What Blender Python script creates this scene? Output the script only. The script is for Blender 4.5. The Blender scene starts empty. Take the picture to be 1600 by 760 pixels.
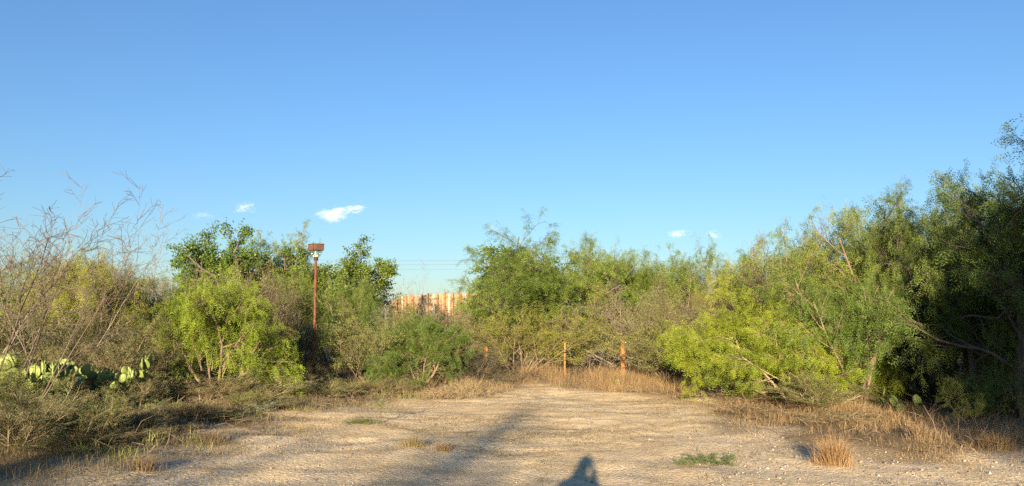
import bpy, math, random
import numpy as np
from mathutils import Vector, Matrix

# ------------------------------------------------------------------ camera, world, sun, exposure
SC = bpy.context.scene
COL = SC.collection
F_PX, HORIZON, CAM_H = 1157.0, 520.0, 1.6          # of the 1600 x 760 photograph
PITCH = math.atan((HORIZON - 380) / F_PX)
SUN_EL, SUN_SLOPE = math.radians(9.9), 0.15         # low sun behind the photographer, shadows run away and a bit right

cam_d = bpy.data.cameras.new('camera')
cam = bpy.data.objects.new('camera', cam_d); COL.objects.link(cam)
cam_d.sensor_width = 36.0
cam_d.lens = 36.0 * F_PX / 1600.0
cam_d.clip_start, cam_d.clip_end = 0.05, 30000
cam.location = (0, 0, CAM_H)
cam.rotation_euler = (math.radians(90) + PITCH, 0, 0)
SC.camera = cam

world = bpy.data.worlds.new('World'); SC.world = world; world.use_nodes = True
wn = world.node_tree; wn.nodes.clear()
sky = wn.nodes.new('ShaderNodeTexSky'); sky.sky_type = 'NISHITA'; sky.sun_disc = False
sky.sun_elevation = SUN_EL
sky.sun_rotation = math.pi + math.atan(SUN_SLOPE)
sky.altitude = 200; sky.air_density = 1.4; sky.dust_density = 0.3; sky.ozone_density = 5.0
bg = wn.nodes.new('ShaderNodeBackground'); bg.inputs['Strength'].default_value = 0.052
wo = wn.nodes.new('ShaderNodeOutputWorld')
tint = wn.nodes.new('ShaderNodeMix'); tint.data_type = 'RGBA'; tint.blend_type = 'MULTIPLY'; tint.inputs[0].default_value = 1.0
tint.inputs[7].default_value = (1.13, 1.10, 1.22, 1)                      # white balance of the photograph
wn.links.new(sky.outputs[0], tint.inputs[6]); wn.links.new(tint.outputs[2], bg.inputs['Color']); wn.links.new(bg.outputs[0], wo.inputs['Surface'])

sun_d = bpy.data.lights.new('sun', 'SUN'); sun_d.energy = 5.0; sun_d.angle = math.radians(0.53); sun_d.color = (1.0, 0.83, 0.57)
sun = bpy.data.objects.new('sun', sun_d); COL.objects.link(sun)
_l = Vector((SUN_SLOPE, 1.0, 0)).normalized() * math.cos(SUN_EL) + Vector((0, 0, -math.sin(SUN_EL)))
sun.rotation_euler = _l.to_track_quat('-Z', 'Y').to_euler()
sun.location = (-8, -40, 20)

SC.view_settings.view_transform = 'Standard'; SC.view_settings.look = 'None'
SC.view_settings.gamma = 1.0; SC.view_settings.exposure = 1.92; SC.view_settings.use_curve_mapping = False
cy = SC.cycles
cy.use_denoising = False
cy.max_bounces = 7; cy.diffuse_bounces = 3; cy.glossy_bounces = 2; cy.transmission_bounces = 5
cy.transparent_max_bounces = 8; cy.volume_bounces = 6; cy.caustics_reflective = False; cy.caustics_refractive = False

# ------------------------------------------------------------------ helpers
RNG = np.random.default_rng(7)

def vnoise(x, y, seed=0):
    x = np.asarray(x, float); y = np.asarray(y, float)
    xi = np.floor(x).astype(np.int64); yi = np.floor(y).astype(np.int64)
    fx = x - xi; fy = y - yi
    fx = fx * fx * (3 - 2 * fx); fy = fy * fy * (3 - 2 * fy)
    def h(a, b):
        n = (a * 374761393 + b * 668265263 + seed * 1442695041) & 0x7fffffff
        n = ((n ^ (n >> 13)) * 1274126177) & 0x7fffffff
        return ((n ^ (n >> 16)) & 0xffff) / 65535.0
    return (h(xi, yi) * (1 - fx) + h(xi + 1, yi) * fx) * (1 - fy) + (h(xi, yi + 1) * (1 - fx) + h(xi + 1, yi + 1) * fx) * fy

def ground_pt(x, y):
    """world point on z = 0 seen at pixel (x, y) of the photograph"""
    v = Vector(((x - 800) / F_PX, -(y - 380) / F_PX, -1.0))
    v = cam.rotation_euler.to_matrix() @ v
    t = -CAM_H / v.z
    return (v.x * t, v.y * t)

def height_at(x, y, D):
    v = cam.rotation_euler.to_matrix() @ Vector(((x - 800) / F_PX, -(y - 380) / F_PX, -1.0))
    t = D / v.y
    return v.x * t, CAM_H + v.z * t

EDGE_PX = [(-500, 800), (90, 772), (235, 744), (345, 712), (415, 680), (470, 657), (540, 641), (620, 627), (692, 622), (762, 609), (830, 602), (900, 609),
           (1000, 618), (1080, 628), (1105, 645), (1145, 670), (1225, 690), (1340, 702), (1430, 712), (1600, 716), (2100, 725)]
EDGE = np.array([ground_pt(*p) for p in EDGE_PX])

def edge_dist(x, y):
    """signed distance to the rim of the clearing, positive outside (in the scrub)"""
    x = np.asarray(x, float); y = np.asarray(y, float)
    best = np.full(x.shape, 1e9)
    inside = np.zeros(x.shape, bool)
    P = np.vstack([EDGE, [[30, -60], [-30, -60]]])
    for i in range(len(P)):
        a = P[i]; b = P[(i + 1) % len(P)]
        if i < len(EDGE) - 1:
            ab = b - a; t = np.clip(((x - a[0]) * ab[0] + (y - a[1]) * ab[1]) / (ab @ ab), 0, 1)
            best = np.minimum(best, np.hypot(x - a[0] - t * ab[0], y - a[1] - t * ab[1]))
        cond = (a[1] > y) != (b[1] > y)
        dy = b[1] - a[1] if abs(b[1] - a[1]) > 1e-9 else 1e-9
        inside ^= cond & (x < (b[0] - a[0]) * (y - a[1]) / dy + a[0])
    return np.where(inside, -best, best)

def gz(x, y):
    x = np.asarray(x, float); y = np.asarray(y, float)
    near = np.exp(-((x / 40) ** 2 + ((y - 15) / 45) ** 2))
    e = edge_dist(x, y)
    rim = 0.10 * np.clip(e / 2.5, 0, 1)
    z = 0.16 * (vnoise(x * .22, y * .22, 1) - .5) + 0.07 * (vnoise(x * .8, y * .8, 2) - .5) + 0.03 * (vnoise(x * 2.3, y * 2.3, 3) - .5) + rim
    z += 0.016 * (vnoise(x * 6, y * 6, 4) - .5)
    return z * near
def gz1(x, y): return float(gz(np.array([x]), np.array([y]))[0])

def mesh_obj(name, verts, faces, mat, parent=None, smooth=False):
    me = bpy.data.meshes.new(name)
    verts = np.asarray(verts, np.float32).reshape(-1, 3)
    me.vertices.add(len(verts)); me.vertices.foreach_set('co', verts.ravel())
    if isinstance(faces, np.ndarray): groups = [faces]
    else: groups = [np.asarray(f) for f in faces if len(f)]
    nl = sum(f.size for f in groups); npoly = sum(len(f) for f in groups)
    me.loops.add(nl); me.polygons.add(npoly)
    me.loops.foreach_set('vertex_index', np.concatenate([f.ravel() for f in groups]).astype(np.int32))
    tot = np.concatenate([np.full(len(f), f.shape[1]) for f in groups]).astype(np.int32)
    start = np.concatenate([[0], np.cumsum(tot)[:-1]]).astype(np.int32)
    me.polygons.foreach_set('loop_start', start); me.polygons.foreach_set('loop_total', tot)
    if smooth: me.polygons.foreach_set('use_smooth', np.ones(npoly, bool))
    me.update(calc_edges=True); me.validate()
    if mat: me.materials.append(mat)
    o = bpy.data.objects.new(name, me); COL.objects.link(o)
    if parent: o.parent = parent
    return o

def tag(o, label=None, cat=None, group=None, kind=None):
    if label: o['label'] = label
    if cat: o['category'] = cat
    if group: o['group'] = group
    if kind: o['kind'] = kind
    return o

def empty(name, loc):
    o = bpy.data.objects.new(name, None); COL.objects.link(o); o.location = loc; o.empty_display_size = .2
    return o

def norm(v): return v / np.maximum(np.linalg.norm(v, axis=-1, keepdims=True), 1e-9)

def tubes(lines, sides=4):
    """lines: list of (pts[K,3], radii[K]); returns verts, quads"""
    V, Fq, base = [], [], 0
    byk = {}
    for p, r in lines: byk.setdefault(len(p), []).append((p, r))
    for K, ls in byk.items():
        P = np.array([l[0] for l in ls], float); R = np.array([l[1] for l in ls], float)
        T = np.empty_like(P); T[:, 1:-1] = P[:, 2:] - P[:, :-2]; T[:, 0] = P[:, 1] - P[:, 0]; T[:, -1] = P[:, -1] - P[:, -2]
        T = norm(T)
        ref = np.where(np.abs(T[:, :1, 2:3]) > .8, np.array([1., 0, 0]), np.array([0, 0, 1.]))
        A = norm(np.cross(T, np.broadcast_to(ref, T.shape))); B = np.cross(T, A)
        ang = np.arange(sides) * 2 * math.pi / sides
        ring = P[:, :, None] + R[:, :, None, None] * (A[:, :, None] * np.cos(ang)[None, None, :, None] + B[:, :, None] * np.sin(ang)[None, None, :, None])
        M = len(ls)
        V.append(ring.reshape(-1, 3))
        idx = base + np.arange(M * K * sides).reshape(M, K, sides)
        a = idx[:, :-1]; b = idx[:, 1:]
        q = np.stack([a, np.roll(a, -1, 2), np.roll(b, -1, 2), b], -1)
        Fq.append(q.reshape(-1, 4)); base += M * K * sides
    return np.concatenate(V), np.concatenate(Fq)

def box_vf(x0, x1, y0, y1, z0, z1):
    v = [(x0, y0, z0), (x1, y0, z0), (x1, y1, z0), (x0, y1, z0), (x0, y0, z1), (x1, y0, z1), (x1, y1, z1), (x0, y1, z1)]
    f = [(0, 3, 2, 1), (4, 5, 6, 7), (0, 1, 5, 4), (1, 2, 6, 5), (2, 3, 7, 6), (3, 0, 4, 7)]
    return np.array(v, float), np.array(f)

def bevel(o, w, seg=2):
    m = o.modifiers.new('bevel', 'BEVEL'); m.width = w; m.segments = seg; m.limit_method = 'ANGLE'
    return o

# ------------------------------------------------------------------ materials
def new_mat(name):
    m = bpy.data.materials.new(name); m.use_nodes = True
    nt = m.node_tree; nt.nodes.clear()
    return m, nt

def N(nt, t, **kw):
    n = nt.nodes.new(t)
    for k, v in kw.items():
        if hasattr(n, k): setattr(n, k, v)
        else: n.inputs[k].default_value = v
    return n

def ramp(nt, stops):
    r = nt.nodes.new('ShaderNodeValToRGB'); e = r.color_ramp.elements
    while len(e) < len(stops): e.new(.5)
    for i, (p, c) in enumerate(stops): e[i].position = p; e[i].color = (*c, 1)
    return r

def mixc(nt, a, b, fac, blend='MIX'):
    m = nt.nodes.new('ShaderNodeMix'); m.data_type = 'RGBA'; m.blend_type = blend
    L = nt.links
    for sock, v in ((m.inputs[0], fac), (m.inputs[6], a), (m.inputs[7], b)):
        if hasattr(v, 'links'): L.new(v, sock)
        elif isinstance(v, tuple): sock.default_value = (*v, 1)
        else: sock.default_value = v
    return m.outputs[2]

def leaf_mat(name, c1, c2, c3, trans=.3, rough=.55):
    """three leaf colours mixed leaf by leaf and clump by clump"""
    m, nt = new_mat(name); L = nt.links
    geo = N(nt, 'ShaderNodeNewGeometry'); oi = N(nt, 'ShaderNodeObjectInfo'); tc = N(nt, 'ShaderNodeTexCoord')
    nz = N(nt, 'ShaderNodeTexNoise', Scale=1.7, Detail=2.0); L.new(tc.outputs['Object'], nz.inputs['Vector'])
    r = ramp(nt, [(.0, c1), (.5, c2), (1., c3)])
    add = N(nt, 'ShaderNodeMath', operation='MULTIPLY_ADD'); L.new(nz.outputs[0], add.inputs[0]); add.inputs[1].default_value = 1.1
    mr = N(nt, 'ShaderNodeMath', operation='MULTIPLY_ADD'); L.new(geo.outputs['Random Per Island'], mr.inputs[0]); mr.inputs[1].default_value = .6; mr.inputs[2].default_value = -.35
    L.new(mr.outputs[0], add.inputs[2]); L.new(add.outputs[0], r.inputs[0])
    hs = N(nt, 'ShaderNodeHueSaturation')
    hv = N(nt, 'ShaderNodeMapRange'); L.new(oi.outputs['Random'], hv.inputs[0]); hv.inputs[3].default_value = .485; hv.inputs[4].default_value = .515
    vv = N(nt, 'ShaderNodeMapRange'); L.new(oi.outputs['Random'], vv.inputs[0]); vv.inputs[3].default_value = 1.12; vv.inputs[4].default_value = .88
    L.new(hv.outputs[0], hs.inputs['Hue']); L.new(vv.outputs[0], hs.inputs['Value']); L.new(r.outputs[0], hs.inputs['Color'])
    d = N(nt, 'ShaderNodeBsdfPrincipled', Roughness=rough); d.inputs['Specular IOR Level'].default_value = .25
    t = N(nt, 'ShaderNodeBsdfTranslucent')
    L.new(hs.outputs[0], d.inputs['Base Color']); L.new(mixc(nt, hs.outputs[0], (.9, 1., .3), .35, 'MULTIPLY'), t.inputs['Color'])
    mx = N(nt, 'ShaderNodeMixShader'); mx.inputs[0].default_value = trans
    L.new(d.outputs[0], mx.inputs[1]); L.new(t.outputs[0], mx.inputs[2])
    o = N(nt, 'ShaderNodeOutputMaterial'); L.new(mx.outputs[0], o.inputs['Surface'])
    return m

def bark_mat(name, c1, c2, scale=14.):
    m, nt = new_mat(name); L = nt.links
    tc = N(nt, 'ShaderNodeTexCoord'); mp = N(nt, 'ShaderNodeMapping'); mp.inputs['Scale'].default_value = (1, 1, .25)
    L.new(tc.outputs['Object'], mp.inputs[0])
    nz = N(nt, 'ShaderNodeTexNoise', Scale=scale, Detail=6.0, Roughness=.65); L.new(mp.outputs[0], nz.inputs['Vector'])
    r = ramp(nt, [(.3, c1), (.7, c2)]); L.new(nz.outputs[0], r.inputs[0])
    b = N(nt, 'ShaderNodeBump', Strength=.6, Distance=.01); L.new(nz.outputs[0], b.inputs['Height'])
    d = N(nt, 'ShaderNodeBsdfPrincipled', Roughness=.9); L.new(r.outputs[0], d.inputs['Base Color']); L.new(b.outputs[0], d.inputs['Normal'])
    o = N(nt, 'ShaderNodeOutputMaterial'); L.new(d.outputs[0], o.inputs['Surface'])
    return m

M = {}
M['mesq'] = leaf_mat('mesquite_leaf', (.036, .060, .011), (.088, .133, .019), (.185, .228, .032), .2)
M['mesq_bright'] = leaf_mat('bright_mesquite_leaf', (.085, .125, .011), (.175, .225, .016), (.29, .32, .03), .25)
M['mesq_dark'] = leaf_mat('deep_mesquite_leaf', (.05, .08, .02), (.10, .138, .025), (.18, .205, .036), .24)
M['dense'] = leaf_mat('broad_leaf', (.038, .068, .012), (.075, .12, .017), (.145, .185, .027), .2, .45)
M['olive'] = leaf_mat('olive_leaf', (.07, .085, .022), (.125, .145, .034), (.20, .21, .055), .22)
M['grey_olive'] = leaf_mat('grey_olive_leaf', (.065, .07, .030), (.115, .12, .045), (.18, .175, .068), .2)
M['yellow'] = leaf_mat('yellow_leaf', (.10, .12, .016), (.165, .185, .024), (.25, .25, .040), .28)
M['brown'] = leaf_mat('dry_leaf', (.09, .075, .035), (.145, .12, .05), (.21, .18, .07), .2)
M['weed'] = leaf_mat('weed_leaf', (.08, .13, .03), (.13, .19, .045), (.2, .26, .07), .3)
M['silver'] = leaf_mat('silver_leaf', (.20, .24, .17), (.28, .33, .24), (.36, .40, .30), .2)
M['grass'] = leaf_mat('dry_grass_blade', (.17, .12, .06), (.28, .205, .10), (.40, .31, .17), .3)
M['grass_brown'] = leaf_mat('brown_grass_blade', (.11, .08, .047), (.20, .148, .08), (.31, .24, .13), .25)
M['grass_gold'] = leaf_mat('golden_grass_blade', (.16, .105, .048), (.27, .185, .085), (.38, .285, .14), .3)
M['grass_green'] = leaf_mat('green_grass_blade', (.12, .15, .045), (.19, .21, .06), (.3, .28, .10), .3)
M['bark'] = bark_mat('brown_bark', (.09, .058, .036), (.22, .155, .10))
M['bark_dark'] = bark_mat('dark_bark', (.045, .034, .026), (.12, .09, .065))
M['bark_grey'] = bark_mat('grey_bark', (.09, .072, .056), (.20, .162, .125))
M['bark_red'] = bark_mat('reddish_twig', (.05, .034, .027), (.125, .088, .066))
M['bark_tan'] = bark_mat('tan_twig', (.20, .14, .08), (.38, .29, .18))
M['wood_grey'] = bark_mat('weathered_wood', (.14, .12, .10), (.30, .26, .21), 9.)

def simple_mat(name, c1, c2, scale, rough=.8, stretch=(1, 1, 1), bump=.3, metal=0.0, det=6.):
    m, nt = new_mat(name); L = nt.links
    tc = N(nt, 'ShaderNodeTexCoord'); mp = N(nt, 'ShaderNodeMapping'); mp.inputs['Scale'].default_value = stretch
    oi = N(nt, 'ShaderNodeObjectInfo'); L.new(oi.outputs['Random'], mp.inputs['Location'])
    L.new(tc.outputs['Object'], mp.inputs[0])
    nz = N(nt, 'ShaderNodeTexNoise', Scale=scale, Detail=det, Roughness=.65); L.new(mp.outputs[0], nz.inputs['Vector'])
    r = ramp(nt, [(.32, c1), (.68, c2)]); L.new(nz.outputs[0], r.inputs[0])
    b = N(nt, 'ShaderNodeBump', Strength=bump, Distance=.008); L.new(nz.outputs[0], b.inputs['Height'])
    hs = N(nt, 'ShaderNodeHueSaturation'); vv = N(nt, 'ShaderNodeMapRange'); L.new(oi.outputs['Random'], vv.inputs[0]); vv.inputs[3].default_value = .78; vv.inputs[4].default_value = 1.2
    L.new(vv.outputs[0], hs.inputs['Value']); L.new(r.outputs[0], hs.inputs['Color'])
    d = N(nt, 'ShaderNodeBsdfPrincipled', Roughness=rough, Metallic=metal); L.new(hs.outputs[0], d.inputs['Base Color']); L.new(b.outputs[0], d.inputs['Normal'])
    o = N(nt, 'ShaderNodeOutputMaterial'); L.new(d.outputs[0], o.inputs['Surface'])
    return m
M['rust'] = simple_mat('rusted_steel', (.018, .008, .006), (.15, .045, .02), 12., .85, (1, 1, .6))
M['rust_box'] = simple_mat('rusted_sheet', (.045, .02, .012), (.12, .05, .026), 5., .8)
M['post_orange'] = simple_mat('orange_rust', (.14, .045, .016), (.52, .19, .05), 16., .8, (1, 1, .5))
M['white_paint'] = simple_mat('chalky_white_paint', (.36, .34, .28), (.52, .50, .42), 8., .6)
M['collar'] = simple_mat('dark_collar', (.02, .018, .016), (.05, .04, .035), 8., .6)
M['fence_wood'] = simple_mat('sunburnt_wood', (.20, .11, .05), (.32, .195, .10), 6., .8, (3, 3, .3))
M['fence_post'] = simple_mat('dark_post_wood', (.20, .085, .03), (.36, .17, .065), 6., .8, (3, 3, .3))
M['fence_pale'] = simple_mat('pale_wood', (.34, .25, .155), (.46, .37, .25), 6., .8, (3, 3, .3))
M['pad'] = simple_mat('cactus_skin', (.10, .145, .038), (.23, .265, .06), 9., .6, bump=.15)
M['spine'] = simple_mat('cactus_spine', (.5, .42, .25), (.6, .52, .32), 6.)
M['stone'] = simple_mat('pale_stone', (.24, .19, .13), (.40, .33, .24), 5., .9)
M['cable'] = simple_mat('grey_cable', (.10, .11, .12), (.16, .17, .18), 1.)

def stone_stuff_mat():
    m, nt = new_mat('gravel'); L = nt.links
    geo = N(nt, 'ShaderNodeNewGeometry')
    r = ramp(nt, [(0., (.13, .10, .07)), (.5, (.23, .18, .13)), (.9, (.31, .255, .19)), (1., (.40, .35, .28))]); L.new(geo.outputs['Random Per Island'], r.inputs[0])
    d = N(nt, 'ShaderNodeBsdfPrincipled', Roughness=.9); L.new(r.outputs[0], d.inputs['Base Color'])
    o = N(nt, 'ShaderNodeOutputMaterial'); L.new(d.outputs[0], o.inputs['Surface'])
    return m
M['gravel'] = stone_stuff_mat()

def glass_mat():
    m, nt = new_mat('lantern_glass'); L = nt.links
    g = N(nt, 'ShaderNodeBsdfGlossy', Roughness=.08); t = N(nt, 'ShaderNodeBsdfTransparent'); t.inputs[0].default_value = (.80, .88, .86, 1)
    d = N(nt, 'ShaderNodeBsdfDiffuse'); d.inputs[0].default_value = (.55, .62, .58, 1)
    mx = N(nt, 'ShaderNodeMixShader'); mx.inputs[0].default_value = .10; L.new(t.outputs[0], mx.inputs[1]); L.new(g.outputs[0], mx.inputs[2])
    m2 = N(nt, 'ShaderNodeMixShader'); m2.inputs[0].default_value = .03; L.new(mx.outputs[0], m2.inputs[1]); L.new(d.outputs[0], m2.inputs[2])
    o = N(nt, 'ShaderNodeOutputMaterial'); L.new(m2.outputs[0], o.inputs['Surface'])
    return m
M['glass'] = glass_mat()

def ground_mat():
    m, nt = new_mat('dusty_ground'); L = nt.links
    tc = N(nt, 'ShaderNodeTexCoord'); P = tc.outputs['Object']
    def nz(scale, det=5., rough=.6, stretch=None):
        n = N(nt, 'ShaderNodeTexNoise', Scale=scale, Detail=det, Roughness=rough)
        if stretch:
            mp = N(nt, 'ShaderNodeMapping'); mp.inputs['Scale'].default_value = stretch; L.new(P, mp.inputs[0]); L.new(mp.outputs[0], n.inputs['Vector'])
        else: L.new(P, n.inputs['Vector'])
        return n.outputs[0]
    def rmp(v, a, b):
        r = N(nt, 'ShaderNodeMapRange'); L.new(v, r.inputs[0]); r.inputs[1].default_value = a; r.inputs[2].default_value = b; r.clamp = True; return r.outputs[0]
    big = nz(.35, 4.); mid = nz(1.6, 6., .65); fine = nz(22., 5., .7); streak = nz(1.3, 8., .72, (.8, 1.15, 1))
    base = mixc(nt, (.70, .525, .30), (.78, .62, .40), rmp(big, .35, .65))
    base = mixc(nt, base, (.50, .36, .19), rmp(streak, .46, .66))       # flattened dry grass
    att = N(nt, 'ShaderNodeAttribute', attribute_name='gravelly')
    gm = N(nt, 'ShaderNodeMath', operation='MULTIPLY'); L.new(att.outputs['Fac'], gm.inputs[0]); L.new(rmp(mid, .32, .58), gm.inputs[1])
    base = mixc(nt, base, (.60, .49, .345), gm.outputs[0])                 # pale caliche gravel
    ver = N(nt, 'ShaderNodeAttribute', attribute_name='litter')
    base = mixc(nt, base, (.20, .145, .085), ver.outputs['Fac'])           # leaf litter below the scrub
    vor = N(nt, 'ShaderNodeTexVoronoi', Scale=26.); L.new(P, vor.inputs['Vector'])
    peb = mixc(nt, (.55, .55, .55), (1.25, 1.22, 1.18), vor.outputs['Color'])
    base = mixc(nt, base, peb, .55, 'MULTIPLY')
    base = mixc(nt, base, mixc(nt, (.55, .5, .45), (1.3, 1.3, 1.3), fine), .6, 'MULTIPLY')
    h = N(nt, 'ShaderNodeMath', operation='MULTIPLY_ADD'); L.new(vor.outputs['Distance'], h.inputs[0]); h.inputs[1].default_value = -.6; L.new(fine, h.inputs[2])
    b = N(nt, 'ShaderNodeBump', Strength=.7, Distance=.022); L.new(h.outputs[0], b.inputs['Height'])
    b2 = N(nt, 'ShaderNodeBump', Strength=.4, Distance=.07); L.new(mid, b2.inputs['Height']); L.new(b.outputs[0], b2.inputs['Normal'])
    d = N(nt, 'ShaderNodeBsdfPrincipled', Roughness=.95); d.inputs['Specular IOR Level'].default_value = .1
    L.new(base, d.inputs['Base Color']); L.new(b2.outputs[0], d.inputs['Normal'])
    o = N(nt, 'ShaderNodeOutputMaterial'); L.new(d.outputs[0], o.inputs['Surface'])
    return m
M['ground'] = ground_mat()

# ------------------------------------------------------------------ ground
def axis(lo, hi, step, far):
    c = list(np.arange(lo, hi + 1e-6, step)); s = step
    a = hi
    while a < far: s *= 1.22; a += s; c.append(a)
    s = step; a = lo
    while a > -far: s *= 1.22; a -= s; c.insert(0, a)
    return np.array(c)
xs = axis(-13, 13, .11, 4000); ys = axis(5.5, 27, .11, 4000)
GX, GY = np.meshgrid(xs, ys)
GZ = gz(GX.ravel(), GY.ravel())
gv = np.stack([GX.ravel(), GY.ravel(), GZ], 1)
nx, ny = len(xs), len(ys)
gi = np.arange(nx * ny).reshape(ny, nx)
gf = np.stack([gi[:-1, :-1], gi[:-1, 1:], gi[1:, 1:], gi[1:, :-1]], -1).reshape(-1, 4)
ground = mesh_obj('ground', gv, gf, M['ground'], smooth=True); tag(ground, kind='structure')
e = edge_dist(gv[:, 0], gv[:, 1])
wob = (vnoise(gv[:, 0] * 1.1, gv[:, 1] * 1.1, 9) - .5) * 1.6
lit = np.clip((e + wob + .1) / 1.2, 0, 1)
def gravelly(x, y):
    g = np.clip((x - .35 * (y - 9)) / 2.2 - .3, 0, 1) * np.clip((15 - y) / 3, 0, 1)          # right-hand front
    g = np.maximum(g, .5 * np.clip((vnoise(x * .28 + 9, y * .45, 12) - .48) * 5, 0, 1) * np.clip((20 - y) / 4, 0, 1))
    g = np.maximum(g, np.clip((10.2 - y) / 1.6, 0, 1) * .3)
    return g
grv = gravelly(gv[:, 0], gv[:, 1])
for nm, val in (('litter', lit), ('gravelly', grv)):
    a = ground.data.attributes.new(nm, 'FLOAT', 'POINT'); a.data.foreach_set('value', val.astype(np.float32))

# ------------------------------------------------------------------ plant generators
def grow(seed, lv, stems, base_r=.05, tilt=(.1, .5), droop_tip=0., base_spread=.08, lean=(0, 0)):
    """lv: list of dicts per level: L, n(segments), kids, t0, ang, wander, up.  Returns (lines per level, anchors)"""
    rnd = random.Random(seed); g = rnd.gauss
    lines = [[] for _ in lv]; anchors = []
    def nrm(x, y, z):
        l = math.sqrt(x * x + y * y + z * z) or 1.; return x / l, y / l, z / l
    def br(p, d, L, r, k):
        c = lv[k]; n = c['n']; st = L / n; pts = [p]; ds = [d]; x, y, z = p; dx, dy, dz = d; w = c['wander']; up = c['up']
        for i in range(n):
            dx, dy, dz = nrm(dx + g(0, w), dy + g(0, w), dz + g(0, w) + up)
            x += dx * st; y += dy * st; z += dz * st
            if z < .03: z = .03; dz = abs(dz)
            pts.append((x, y, z)); ds.append((dx, dy, dz))
        tip = c.get('tip', .45)
        rad = [r * (1 - (1 - tip) * i / n) for i in range(n + 1)]
        lines[k].append((pts, rad))
        if k + 1 < len(lv):
            cc = lv[k + 1]; kn = c['kids']; kn = int(kn) + (rnd.random() < kn % 1)
            for j in range(kn):
                t = c['t0'] + (1 - c['t0']) * ((j + rnd.random()) / kn)
                f = t * n; i = min(int(f), n - 1); f -= i
                q = tuple(pts[i][a] + (pts[i + 1][a] - pts[i][a]) * f for a in range(3))
                dd = ds[i + 1]
                ax = nrm(g(0, 1), g(0, 1), g(0, 1)); dot = sum(a * b for a, b in zip(ax, dd)); sx = nrm(*[a - dot * b for a, b in zip(ax, dd)])
                an = cc['ang'] * (.65 + .7 * rnd.random()); ca, sa = math.cos(an), math.sin(an)
                nd = nrm(*[ca * b + sa * s for b, s in zip(dd, sx)])
                Lc = cc['L'] * (.6 + .7 * rnd.random()) * (1.15 - .45 * t) * min(1.4, (L / c['L']) ** .5)
                br(q, nd, Lc, max(rad[i] * cc.get('rr', .55), cc.get('rmin', .0025)), k + 1)
        if c.get('leaf', 0):
            for _ in range(int(c['leaf']) + (rnd.random() < c['leaf'] % 1)):
                f = rnd.random() ** .8 * n; i = min(int(f), n - 1); f -= i
                anchors.append(tuple(pts[i][a] + (pts[i + 1][a] - pts[i][a]) * f for a in range(3)) + ds[i + 1])
    for s in range(stems):
        az = 2 * math.pi * (s + rnd.random() * .8) / stems; ti = tilt[0] + (tilt[1] - tilt[0]) * rnd.random()
        d = nrm(math.cos(az) * math.sin(ti) + lean[0], math.sin(az) * math.sin(ti) + lean[1], math.cos(ti))
        p = (math.cos(az) * base_spread * rnd.random(), math.sin(az) * base_spread * rnd.random(), -.06)
        br(p, d, lv[0]['L'] * (.75 + .45 * rnd.random()), base_r * (.7 + .5 * rnd.random()), 0)
    return lines, np.array(anchors).reshape(-1, 6)

def rhombi(base, d, side, ln, wd):
    """one folded-flat leaf quad per row"""
    mid = base + d * (ln * .5)[:, None]; tip = base + d * ln[:, None]; s = side * (wd * .5)[:, None]
    v = np.stack([base, mid + s, tip, mid - s], 1).reshape(-1, 3)
    return v, np.arange(len(v)).reshape(-1, 4)

def pinnate(A, rng, ln=.11, pairs=4, leaflet=.04, w=.010, droop=.35, pinnae=2, jitter=.5):
    P = np.repeat(A[:, :3], pinnae, 0); D = np.repeat(A[:, 3:], pinnae, 0)
    n = len(P)
    a = norm(D * .55 + rng.normal(0, jitter, (n, 3)) + np.array([0, 0, -droop]))
    s = norm(np.cross(a, rng.normal(0, 1, (n, 3))))
    L = ln * rng.uniform(.65, 1.25, n)
    vs = []
    for j in range(pairs):
        for sg in (-1, 1):
            t = (j + .6 + .25 * sg * .5) / pairs
            b = P + a * (L * t)[:, None] + np.array([0, 0, -1]) * (L * t * t * droop * .35)[:, None]
            d = norm(s * sg * .9 + a * .55 + rng.normal(0, .22, (n, 3)))
            v, _ = rhombi(b, d, a, leaflet * rng.uniform(.7, 1.2, n), w * rng.uniform(.8, 1.2, n)); vs.append(v)
    v = np.concatenate(vs); return v, np.arange(len(v)).reshape(-1, 4)

def small_leaves(A, rng, m=4, ln=.028, w=.012, spread=.05):
    P = np.repeat(A[:, :3], m, 0) + rng.normal(0, spread, (len(A) * m, 3)); D = np.repeat(A[:, 3:], m, 0); n = len(P)
    d = norm(D * .6 + rng.normal(0, .7, (n, 3))); s = norm(np.cross(d, rng.normal(0, 1, (n, 3))))
    return rhombi(P, d, s, ln * rng.uniform(.6, 1.3, n), w * rng.uniform(.7, 1.3, n))

PROTO = {}
def proto(key, lines, anchors, leaf_fn, sides=(6, 5, 4, 3, 3), extra=None):
    V, Fc, base = [], [], 0
    for k, ls in enumerate(lines):
        if not ls: continue
        v, f = tubes(ls, sides[k]); V.append(v); Fc.append(f + base); base += len(v)
    wood_v, wood_f = np.concatenate(V), np.concatenate(Fc)
    lv, lf = leaf_fn(anchors) if leaf_fn is not None and len(anchors) else (None, None)
    allv = lv if lv is not None else wood_v
    H = np.percentile(allv[:, 2], 98.3); c = (np.percentile(allv[:, :2], 3, 0) + np.percentile(allv[:, :2], 97, 0)) / 2
    W = (np.percentile(allv[:, :2], 97, 0) - np.percentile(allv[:, :2], 3, 0)).mean()
    wo = mesh_obj('wood', wood_v, wood_f, M['bark'], smooth=True); wm = wo.data; bpy.data.objects.remove(wo)
    lm = None
    if lv is not None:
        lo = mesh_obj('leaves', lv, lf, M['mesq']); lm = lo.data; bpy.data.objects.remove(lo)
    PROTO[key] = (wm, lm, H, W)

def lvl(L, n, kids, t0, ang, wander, up, leaf=0, **kw): return dict(L=L, n=n, kids=kids, t0=t0, ang=ang, wander=wander, up=up, leaf=leaf, **kw)

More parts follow.
